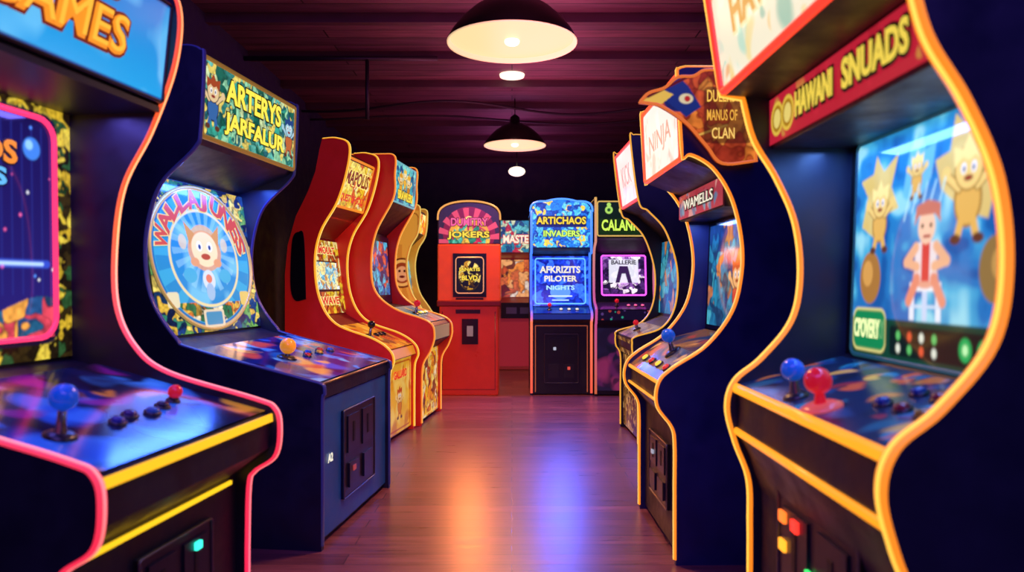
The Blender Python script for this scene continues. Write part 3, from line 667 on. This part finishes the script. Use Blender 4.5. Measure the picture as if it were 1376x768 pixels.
c.rect(.43, .30, .62, .335, '#f4f4f0'); c.rect(.43, .18, .46, .31, '#e8eef4'); c.rect(.59, .18, .62, .31, '#e8eef4'); c.rect(.43, .23, .62, .245, '#d0e0f0'); c.rect(.51, .18, .54, .30, '#c8d8f0')
c.ell(.525, .36, .09, .05, '#e8a080'); c.rect(.46, .34, .59, .50, '#f0e0d8'); c.rect(.50, .34, .55, .50, '#d84038')
for sg in (-1, 1):
    c.line(.525+sg*.06, .48, .525+sg*.12, .42, .045, '#f0b080'); c.line(.525+sg*.12, .42, .525+sg*.05, .40, .04, '#f0b080'); c.line(.525+sg*.05, .35, .525+sg*.10, .26, .05, '#e88a68')
c.ell(.525, .56, .062, .07, '#f8c8a0'); c.poly([(.45, .57), (.46, .65), (.53, .67), (.60, .65), (.605, .57), (.57, .61), (.48, .61)], '#c86a58')
c.ell(.50, .565, .01, None, '#201010'); c.ell(.55, .565, .01, None, '#201010'); c.rect(.505, .515, .55, .527, '#a83028')
c.rect(0, .0, 1, .175, '#0e3a2a'); c.rr(.01, .02, .27, .22, .05, '#f0e080'); c.rr(.015, .03, .265, .21, .045, '#108048')
c.rr(.30, .02, .99, .15, .02, '#0a1a18')
for i in range(4):
    for j in range(2): c.ell(.36+.075*i, .055+.055*j, .017, .02, ['#e0e8d0', '#58c060', '#e05030'][(i+j) % 3])
for i in range(3): c.ell(.75+.09*i, .085, .038, .045, '#18a850'); c.ell(.75+.09*i, .085, .016, .02, '#c0ffb0')
c.blur(3); g.art(c, 'screen', em=1.0, rough=.08, off=.002, bulge=.004)
g.text('CPOVERY', .14, .12, .2, .09, glow('#f0ffb0', 1.1), None, off=.007)
g.frame(mat('screen_rim', '#1a3a50', .3, em='#2a6a80', es=.3), .012, .006, .02, -.004)
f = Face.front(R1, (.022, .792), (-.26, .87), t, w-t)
c = f.cv(140); c.soft('#0c2048', ['#0a1430', '#103a80', '#1a6aa0', '#0c1a3a', '#c8702a', '#14407a', '#d8b050', '#2080b0', '#8a2838', '#1a5a80', '#0a142c', '#d86030'], 111, 76, (.05, .17)); c.blur(1); f.art(c, 'control_panel', em=.38, rough=.22, base=.8)  # panel print plus painted blue reflections, lifted by weak emission
RB = mat('red_ball', '#e01828', .15, em='#e01828', es=.4); BB = mat('blue_ball', '#1458d0', .15, em='#1458d0', es=.3)
f.stick(.38, .13, BB, .027, .066, br=.03); f.stick(.56, .12, RB, .029, .060, mat('pink_disc', '#e8584a', .25, em='#e85848', es=.35), .046)
for i in range(6): f.button(.68+.09*(i % 3), .42+.26*(i//3), .015, [mat('bt%d' % k, q, .2) for k, q in enumerate(['#183a80', '#802028', '#8a6a20'])][i % 3])
tube('panel_edge_light', [(.034, t, .785), (.034, w-t, .785)], (1, 0, .2), .008, .014, glow('#ff9418', 1.5), R1)
tube('front_edge_light', [(.032, t, .665), (.032, w-t, .665)], (1, 0, 0), .007, .010, glow('#ff9418', 1.4), R1)
coin_door(R1, -.033, .22, .66, .12, .56, [(.12, .86, '#ff6a20'), (.30, .86, '#ff2a20'), (.12, .70, '#ff9a20'), (.50, .66, '#30e060'), (.74, .60, '#40ff80'), (.55, .45, '#ff3020')])
area('canopy_fill_light', (-.20, w/2, 1.445), .05, 4.5, '#5a90ff', (0, 0, 0), w-.12, R1)  # added blue fill for the screen recess, not a modelled fixture

# ================================================================== R2
w, t = .75, .026
amb2 = glow('#ff7c18', 1.15); amb2c = glow('#ffb850', 1.5)
P = [(-.04,1.91,1),(-.012,1.90),(-.01,1.87),(-.029,1.56,1),(-.063,1.575),(-.148,1.523),(-.219,1.409),(-.257,1.252),(-.257,1.110),(-.219,.967),(-.120,.839),(.009,.754),(.063,.697),(.068,.611),(.012,.53),(0,.46),(0,.3,1),(0,0,1)]
B = [(-.80,.02),(-.025,.02),(-.025,.52),(.045,.61),(.045,.69),(-.10,.80),(-.32,.86),(-.34,1.375),(-.195,1.378),(-.195,1.50),(-.05,1.555),(-.035,1.56),(-.02,1.885),(-.80,1.89)]
R2 = cabinet('arcade_cabinet', (.627-.013, 3.6), PI+rad(1), w, t, .82, P, B, NAVY, amb2, amb2c, BLK)
f = Face.front(R2, (-.033, 1.565), (-.018, 1.885), t, w-t); c = f.cv(90, '#fff0e0'); c.soft('#fff0e6', ['#ffe0d8', '#fff8ee', '#f8c8b8', '#ffffff', '#f0a890'], 121, 40, (.05, .16), .5); f.art(c, 'marquee', em=1.0); f.frame(glow('#ff4a28', 1.5), .02, .012, .02, 0, 'marquee_neon', .004); f.text('NINJA', .5, .45, .6, .34, glow('#f0a890', 1.0), None, bold=0)
f = Face.front(R2, (-.193, 1.385), (-.193, 1.495), t, w-t); c = f.cv(50); c.soft('#b83848', ['#c03848', '#3a88b0', '#e8a8a0', '#b02838', '#68b0c8'], 122, 30, (.1, .4)); f.art(c, 'header_panel', em=.7); f.text('WAMELLS', .5, .5, .7, .5, tWHT, tDK, bold=0)
f = Face.front(R2, (-.318, .87), (-.338, 1.37), t, w-t); f.art(f.cv(20, '#06060e'), 'screen_bezel', em=.2)
g = f.sub(.06, .04, .92, .96, .004); c = g.cv(120); c.grad('#1c5a90', '#1a78a8'); c.blobs(['#123a70', '#1a6a98', '#3aa0b8', '#c87a38', '#183a60', '#2080a8'], .14, 123, edge='#102a50'); c.critter(.7, .5, .12, '#f0b070', '#c05020', '#d04030'); c.blur(); g.art(c, 'screen', em=.8, rough=.1)
f = Face.front(R2, (.045, .695), (-.10, .804), t, w-t); c = f.cv(60); c.soft('#5a4030', ['#141a3a', '#8a5a28', '#d8a058', '#1a3050', '#3a2a30', '#c04a28', '#e0b060'], 124, 40, (.1, .4)); f.art(c, 'control_panel', em=.5, base=.8)
f2 = Face.front(R2, (-.10, .804), (-.31, .861), t, w-t); c = f2.cv(60); c.soft('#1c2448', ['#141a3a', '#6a4a28', '#c89048', '#1a3050', '#3a2a30', '#a03a28'], 125, 40, (.1, .4)); f2.art(c, 'control_deck', em=.4, base=.8)
f.stick(.55, .8, BB, .03, .075, br=.04)
for i in range(4): f.button(.2+.2*i, .35, .015, [tYEL, tRED][i % 2])
tube('panel_edge_light', [(.05, t, .69), (.05, w-t, .69)], (1, 0, 0), .006, .008, glow('#ff9828', 1.3), R2)
tube('front_edge_light', [(.052, t, .615), (.052, w-t, .615)], (1, 0, 0), .006, .006, glow('#ff9828', 1.3), R2)
coin_door(R2, -.024, .2, .55, .15, .42, [(.3, .7, '#707080')])
area('canopy_fill_light', (-.27, w/2, 1.365), .05, 2.2, '#6a90ff', (0, 0, 0), w-.12, R2)  # added blue fill under the header
# painted crest on the near side of the header
crest = smooth([(-.30,1.545,1),(-.17,1.535),(-.11,1.60),(-.03,1.69),(.06,1.75),(.10,1.76),(.145,1.765,1),(.11,1.80),(.05,1.82),(.0,1.86),(-.06,1.865),(-.105,1.888),(-.19,1.885),(-.28,1.87,1),(-.30,1.545,1)], 5)[:-1]
prism('side_crest', crest, w, w+.03, mat('crest_orange', '#c8481c', .35, em='#c8481c', es=.2), R2)
sf = Face(R2, (.16, w+.03, 1.52), (-.48, 0, 0), (0, 0, .38))
c = sf.cv(140); c.blobs(['#b03a1c', '#c84a20', '#e87828', '#9a2c18', '#d85a22', '#e88830'], .13, 131, edge='#5a1408')
c.ell(.34, .66, .15, .11, '#18205a'); c.poly([(.15, .75), (.30, .95), (.42, .80), (.52, .6), (.40, .5), (.3, .6)], '#1a2a70'); c.ell(.40, .68, .07, .05, '#e8d8a0'); c.ell(.41, .68, .03, .03, '#c02020')
c.poly([(.02, .62), (.2, .78), (.3, .72), (.18, .6)], '#f0c048'); c.line(.1, .7, .5, .95, .03, '#5a1010'); c.line(.45, .3, .72, .42, .02, '#f0b848')
c.rr(.54, .24, .92, .80, .05, '#3a1410', .75)
c.blur(); mk = inpoly(.16-c.X*.38, 1.52+c.Y*.38, crest); sf.art(c, 'crest_art', em=.75, base=.5, mask=mk, off=.002)
sf.text('DULERS', .67, .70, .22, .12, glow('#ffc048', 1.0), None, bold=.01); sf.text('MANUS OF', .68, .51, .24, .11, glow('#f0a838', 1.0), None, bold=.01); sf.text('CLAN', .69, .33, .18, .11, glow('#ffc860', 1.0), None, bold=.01)
tube('crest_edge', [(x, w+.032, z) for x, z in crest], (0, 1, 0), .006, .006, glow('#e86a28', .9), R2, True)

# ================================================================== R3
w, t = .74, .024
P = [(-.03,2.075,1),(.03,2.075),(.05,2.05),(-.004,1.64),(-.07,1.57),(-.185,1.437),(-.262,1.189),(-.250,.941),(-.160,.793),(.02,.73),(.038,.69),(.034,.62),(0,.545),(0,.3,1),(0,0,1)]
B = [(-.66,.02),(-.025,.02),(-.025,.56),(.02,.63),(.02,.71),(-.17,.79),(-.29,.85),(-.33,1.42),(-.12,1.6),(-.02,1.64),(.03,2.04),(-.66,2.05)]
R3 = cabinet('arcade_cabinet', (.84-.013, 5.69), PI+rad(1), w, t, .68, P, B, NAVYD, glow('#f0a030', 1.0), None, BLK)
f = Face.front(R3, (-.018, 1.66), (.034, 2.045), t, w-t); c = f.cv(80, '#fff0e8'); c.soft('#ffeeea', ['#ffe0e0', '#fff8f4', '#f8c8c8', '#ffffff'], 141, 30, (.06, .2), .5); f.art(c, 'marquee', em=1.0); f.frame(glow('#ff3a38', 1.5), .022, .012, .02, 0, 'marquee_neon', .004); f.text('KICK', .5, .5, .5, .36, glow('#f8a8a8', 1.0), None, bold=0)
f = Face.front(R3, (-.293, .87), (-.322, 1.40), t, w-t); c = f.cv(60); c.blobs(['#123a70', '#1a6a98', '#3aa0b8', '#c87a38'], .15, 142); f.art(c, 'screen', em=.8)
f = Face.front(R3, (.02, .712), (-.17, .793), t, w-t); c = f.cv(40); c.soft('#8a5a28', ['#c89048', '#3a2a20', '#e0a860'], 143, 20, (.1, .3)); f.art(c, 'control_panel', em=.4); f.stick(.4, .5, RB, .02, .05, br=.03)
f = Face.front(R3, (-.024, .03), (-.024, .56), t, w-t); c = f.cv(120); c.blobs(['#5a3a20', '#c08840', '#8a5a28', '#3a2418', '#d8a860', '#6a3820'], .06, 144, edge='#20140c'); f.art(c, 'front_art', em=.4, base=.7)
f = Face.front(R3, (.0, .58), (.021, .70), t, w-t); c = f.cv(40); c.blobs(['#5a3a20', '#c08840', '#8a5a28', '#3a2418', '#d8a860'], .2, 145); f.art(c, 'panel_fascia', em=.4, base=.7)

# ================================================================== room
XL, XR, YB, YF, ZC = -1.98, 1.80, 10.3, -1.2, 2.83
def floor_mat():
    m = bpy.data.materials.new('wood_floor'); m.use_nodes = True; nt = m.node_tree; b = nt.nodes['Principled BSDF']
    N = nt.nodes.new; L = nt.links.new
    tc = N('ShaderNodeTexCoord'); br = N('ShaderNodeTexBrick')
    br.inputs['Scale'].default_value = 1; br.inputs['Brick Width'].default_value = 1.3; br.inputs['Row Height'].default_value = .11
    br.inputs['Mortar Size'].default_value = .0025; br.inputs['Mortar Smooth'].default_value = .3; br.inputs['Bias'].default_value = 0
    br.inputs['Color1'].default_value = (*lin('#8e5050'), 1); br.inputs['Color2'].default_value = (*lin('#683840'), 1); br.inputs['Mortar'].default_value = (*lin('#28141c'), 1)
    mp = N('ShaderNodeMapping'); mp.inputs['Scale'].default_value = (1.5, 22, 1)
    no = N('ShaderNodeTexNoise'); no.inputs['Scale'].default_value = 2.2; no.inputs['Detail'].default_value = 8; no.inputs['Roughness'].default_value = .65
    mix = N('ShaderNodeMix'); mix.data_type = 'RGBA'; mix.blend_type = 'MULTIPLY'; mix.inputs['Factor'].default_value = .85
    rp = N('ShaderNodeValToRGB'); rp.color_ramp.elements[0].position = .3; rp.color_ramp.elements[0].color = (.30, .26, .30, 1); rp.color_ramp.elements[1].position = .7; rp.color_ramp.elements[1].color = (1.25, 1.15, 1.1, 1)
    L(tc.outputs['Object'], br.inputs['Vector']); L(tc.outputs['Object'], mp.inputs['Vector']); L(mp.outputs[0], no.inputs['Vector'])
    L(no.outputs['Fac'], rp.inputs['Fac']); L(br.outputs['Color'], mix.inputs['A']); L(rp.outputs['Color'], mix.inputs['B']); L(mix.outputs['Result'], b.inputs['Base Color'])
    mr = N('ShaderNodeMapRange'); mr.inputs['To Min'].default_value = .20; mr.inputs['To Max'].default_value = .42; L(no.outputs['Fac'], mr.inputs['Value']); L(mr.outputs['Result'], b.inputs['Roughness'])
    b.inputs['Specular IOR Level'].default_value = .9
    bp = N('ShaderNodeBump'); bp.inputs['Strength'].default_value = .14; bp.inputs['Distance'].default_value = .004
    ad = N('ShaderNodeMath'); ad.operation = 'SUBTRACT'; L(no.outputs['Fac'], ad.inputs[0]); L(br.outputs['Fac'], ad.inputs[1]); L(ad.outputs[0], bp.inputs['Height']); L(bp.outputs[0], b.inputs['Normal'])
    return m
def ceil_mat():
    m = bpy.data.materials.new('painted_boards'); m.use_nodes = True; nt = m.node_tree; b = nt.nodes['Principled BSDF']
    N = nt.nodes.new; L = nt.links.new
    tc = N('ShaderNodeTexCoord'); br = N('ShaderNodeTexBrick')
    br.inputs['Scale'].default_value = 1; br.inputs['Brick Width'].default_value = 2.6; br.inputs['Row Height'].default_value = .16; br.inputs['Mortar Size'].default_value = .006
    br.inputs['Color1'].default_value = (*lin('#7e4c60'), 1); br.inputs['Color2'].default_value = (*lin('#5c3850'), 1); br.inputs['Mortar'].default_value = (*lin('#1c101e'), 1)
    no = N('ShaderNodeTexNoise'); no.inputs['Scale'].default_value = 3; no.inputs['Detail'].default_value = 8
    mp = N('ShaderNodeMapping'); mp.inputs['Scale'].default_value = (1, 8, 1)
    rp = N('ShaderNodeValToRGB'); rp.color_ramp.elements[0].position = .3; rp.color_ramp.elements[0].color = (.35, .35, .35, 1); rp.color_ramp.elements[1].position = .7; rp.color_ramp.elements[1].color = (1, 1, 1, 1)
    mix = N('ShaderNodeMix'); mix.data_type = 'RGBA'; mix.blend_type = 'MULTIPLY'; mix.inputs['Factor'].default_value = .8
    L(tc.outputs['Object'], br.inputs['Vector']); L(tc.outputs['Object'], mp.inputs['Vector']); L(mp.outputs[0], no.inputs['Vector'])
    L(no.outputs['Fac'], rp.inputs['Fac']); L(br.outputs['Color'], mix.inputs['A']); L(rp.outputs['Color'], mix.inputs['B']); L(mix.outputs['Result'], b.inputs['Base Color'])
    b.inputs['Roughness'].default_value = .6
    bp = N('ShaderNodeBump'); bp.inputs['Strength'].default_value = .4; bp.inputs['Distance'].default_value = .01; bp.invert = True
    L(br.outputs['Fac'], bp.inputs['Height']); L(bp.outputs[0], b.inputs['Normal'])
    return m
box('floor', (XL-.1, YF, -.1), (XR+.1, YB+.1, 0), floor_mat())
box('ceiling', (XL-.1, YF, ZC), (XR+.1, YB+.1, ZC+.1), ceil_mat())
WM = mat('dark_plaster', '#241f48', .8, var=.25)
box('wall_left', (XL-.1, YF, 0), (XL, YB, ZC), WM); box('wall_right', (XR, YF, 0), (XR+.1, YB, ZC), WM)
box('wall_back', (XL, YB, 0), (XR, YB+.1, ZC), mat('dark_plaster_back', '#2a2648', .8, var=.2))
bm_ = mat('beam_paint', '#462838', .6, var=.3)
y = .9; i = 0
while y < YB:
    box('trim_%d' % (i+1), (XL, y, ZC-.06), (XR, y+.06, ZC), bm_); y += .78; i += 1
box('baseboard_back', (XL, YB-.02, 0), (XR, YB, .12), BLK)
pm = mat('pipe_paint', '#1c1020', .5)
pp = empty('ceiling_conduit', (0, 5.5, ZC-.08))
tube('pipe_run', [(XL, 0, 0), (-.55, 0, 0)], (0, 1, 0), .018, .018, pm, pp); tube('pipe_drop', [(-1.07, 0, 0), (-1.07, 0, -.45)], (0, 1, 0), .015, .015, pm, pp)
cab = empty('ceiling_cable', (0, 6.9, ZC-.07))
tube('cable', [(x, .15*math.sin(x*2), -.04-.03*math.sin(x*3.1)) for x in np.linspace(XL, XR, 40)], (0, 0, 1), .011, .011, pm, cab)
tube('cable_2', [(x, .5+.1*math.sin(x*1.4+1), -.03-.03*math.sin(x*2.3)) for x in np.linspace(XL, XR, 40)], (0, 0, 1), .010, .010, pm, cab)

# ------------------------------------------------------------------ lamps
SH = mat('shade_black', '#0a090c', .35, .3); SHI = mat('shade_inside', '#f0d8a8', .6, em='#ffd898', es=.6)
def pendant(loc, R, power):
    e = empty('pendant_lamp', loc)
    k = R/.3
    out = [(R, 0), (R*1.0, .012*k), (R*.93, .05*k), (R*.80, .10*k), (R*.62, .15*k), (R*.42, .19*k), (R*.24, .215*k), (.05*k, .225*k), (.045*k, .28*k), (.02*k, .30*k), (.006, .31*k)]
    inn = [(R*.985, .002), (R*.9, .05*k), (R*.78, .095*k), (R*.6, .142*k), (R*.4, .18*k), (R*.2, .205*k), (.01, .21*k)]
    lathe('shade_outer', out, SH, e); lathe('shade_inner', inn, SHI, e)
    lathe('shade_rim', [(R*.985, .002), (R, 0), (R*1.005, .006)], SHI, e)
    lathe('diffuser', [(R*.955, .022*k), (R*.6, .020*k), (R*.2, .018*k), (.001, .018*k)], mat('diffuser', '#302820', .5, em='#ffe09e', es=1.0), e)
    lathe('bulb', [(max(.001, .035*k*math.sin(PI*i/10)), .012*k-.02*k*math.cos(PI*i/10)) for i in range(11)], mat('bulb', '#ffffff', .5, em='#fff2cc', es=3), e)
    tube('cord', [(0, 0, .3*k), (0, 0, ZC-loc[2])], (0, 1, 0), .005, .005, SH, e)
    ld = bpy.data.lights.new('lamp_light', 'SPOT'); ld.spot_size = rad(150); ld.spot_blend = .6; ld.shadow_soft_size = .12; ld.energy = power; ld.color = lin('#ffb078')
    lo = link(bpy.data.objects.new('lamp_light', ld), e); lo.location = (0, 0, -.03)
pendant((0, 3.45, 2.19), .30, 120)
pendant((.027, 7.0, 2.385), .29, 150)
e = empty('globe_lamp', (.06, 9.3, 2.50))
lathe('globe', [(max(.001, .105*math.sin(PI*i/12)), -.06*math.cos(PI*i/12)) for i in range(13)], mat('globe_glass', '#fff0e0', .4, em='#ffe8d0', es=1.6), e)
tube('globe_cord', [(0, 0, .05), (0, 0, ZC-2.50)], (0, 1, 0), .006, .006, SH, e)
e = empty('ceiling_downlight', (0, 6.2, ZC-.02))
lathe('lens', [(.001, 0), (.10, 0), (.105, .02)], mat('lens', '#fff0e0', .4, em='#ffe0c0', es=1.6), e)

area('added_ceiling_wash', (.15, 4.4, 2.05), .5, 33, '#ff709c', (PI, 0, 0), 5)  # added up-facing fills that brighten the ceiling, no fixture modelled
area('added_ceiling_wash', (.0, 8.2, 2.2), .5, 9, '#d860b8', (PI, 0, 0), 3)
area('blue_fill_light', (-1.2, 1.4, 2.7), 1.2, 30, '#6a5cff', (0, rad(25), 0), 3)  # added overhead blue-violet fills for ambient colour, not real fixtures
area('blue_fill_light', (1.2, 2.6, 2.7), .8, 26, '#5a5cff', (0, rad(-25), 0), 4)
area('blue_fill_light', (0, .2, 2.7), 1.6, 40, '#8a68ff', (rad(35), 0, 0), 1)
def spot(name, par, loc, power, col, tilt, size=110):
    ld = bpy.data.lights.new(name, 'SPOT'); ld.spot_size = rad(size); ld.spot_blend = .8; ld.shadow_soft_size = .08; ld.energy = power; ld.color = lin(col)
    lo = link(bpy.data.objects.new(name, ld), par); lo.location = loc; lo.rotation_euler = (0, -rad(tilt), 0)
spot('header_fill_spot', B1, (.02, .31, 1.47), 85, '#ff8440', 36)  # added spot, throws an orange glow onto the floor
spot('header_fill_spot', B7, (.02, .30, 1.42), 110, '#3a58ff', 34)  # added spot, throws a blue glow onto the floor
wd = bpy.data.worlds.new('world'); scene.world = wd; wd.use_nodes = True
wd.node_tree.nodes['Background'].inputs[0].default_value = (*lin('#6e54a4'), 1); wd.node_tree.nodes['Background'].inputs[1].default_value = .45

# ------------------------------------------------------------------ camera
cd = bpy.data.cameras.new('camera'); cam = link(bpy.data.objects.new('camera', cd))
cam.location = (0, 0, 1.07); cam.rotation_euler = (PI/2, 0, 0)
cd.sensor_width = 36; cd.lens = 36*1000/1376; cd.clip_start = .05
cd.dof.use_dof = True; cd.dof.focus_distance = 4.6; cd.dof.aperture_fstop = 2.2
scene.camera = cam
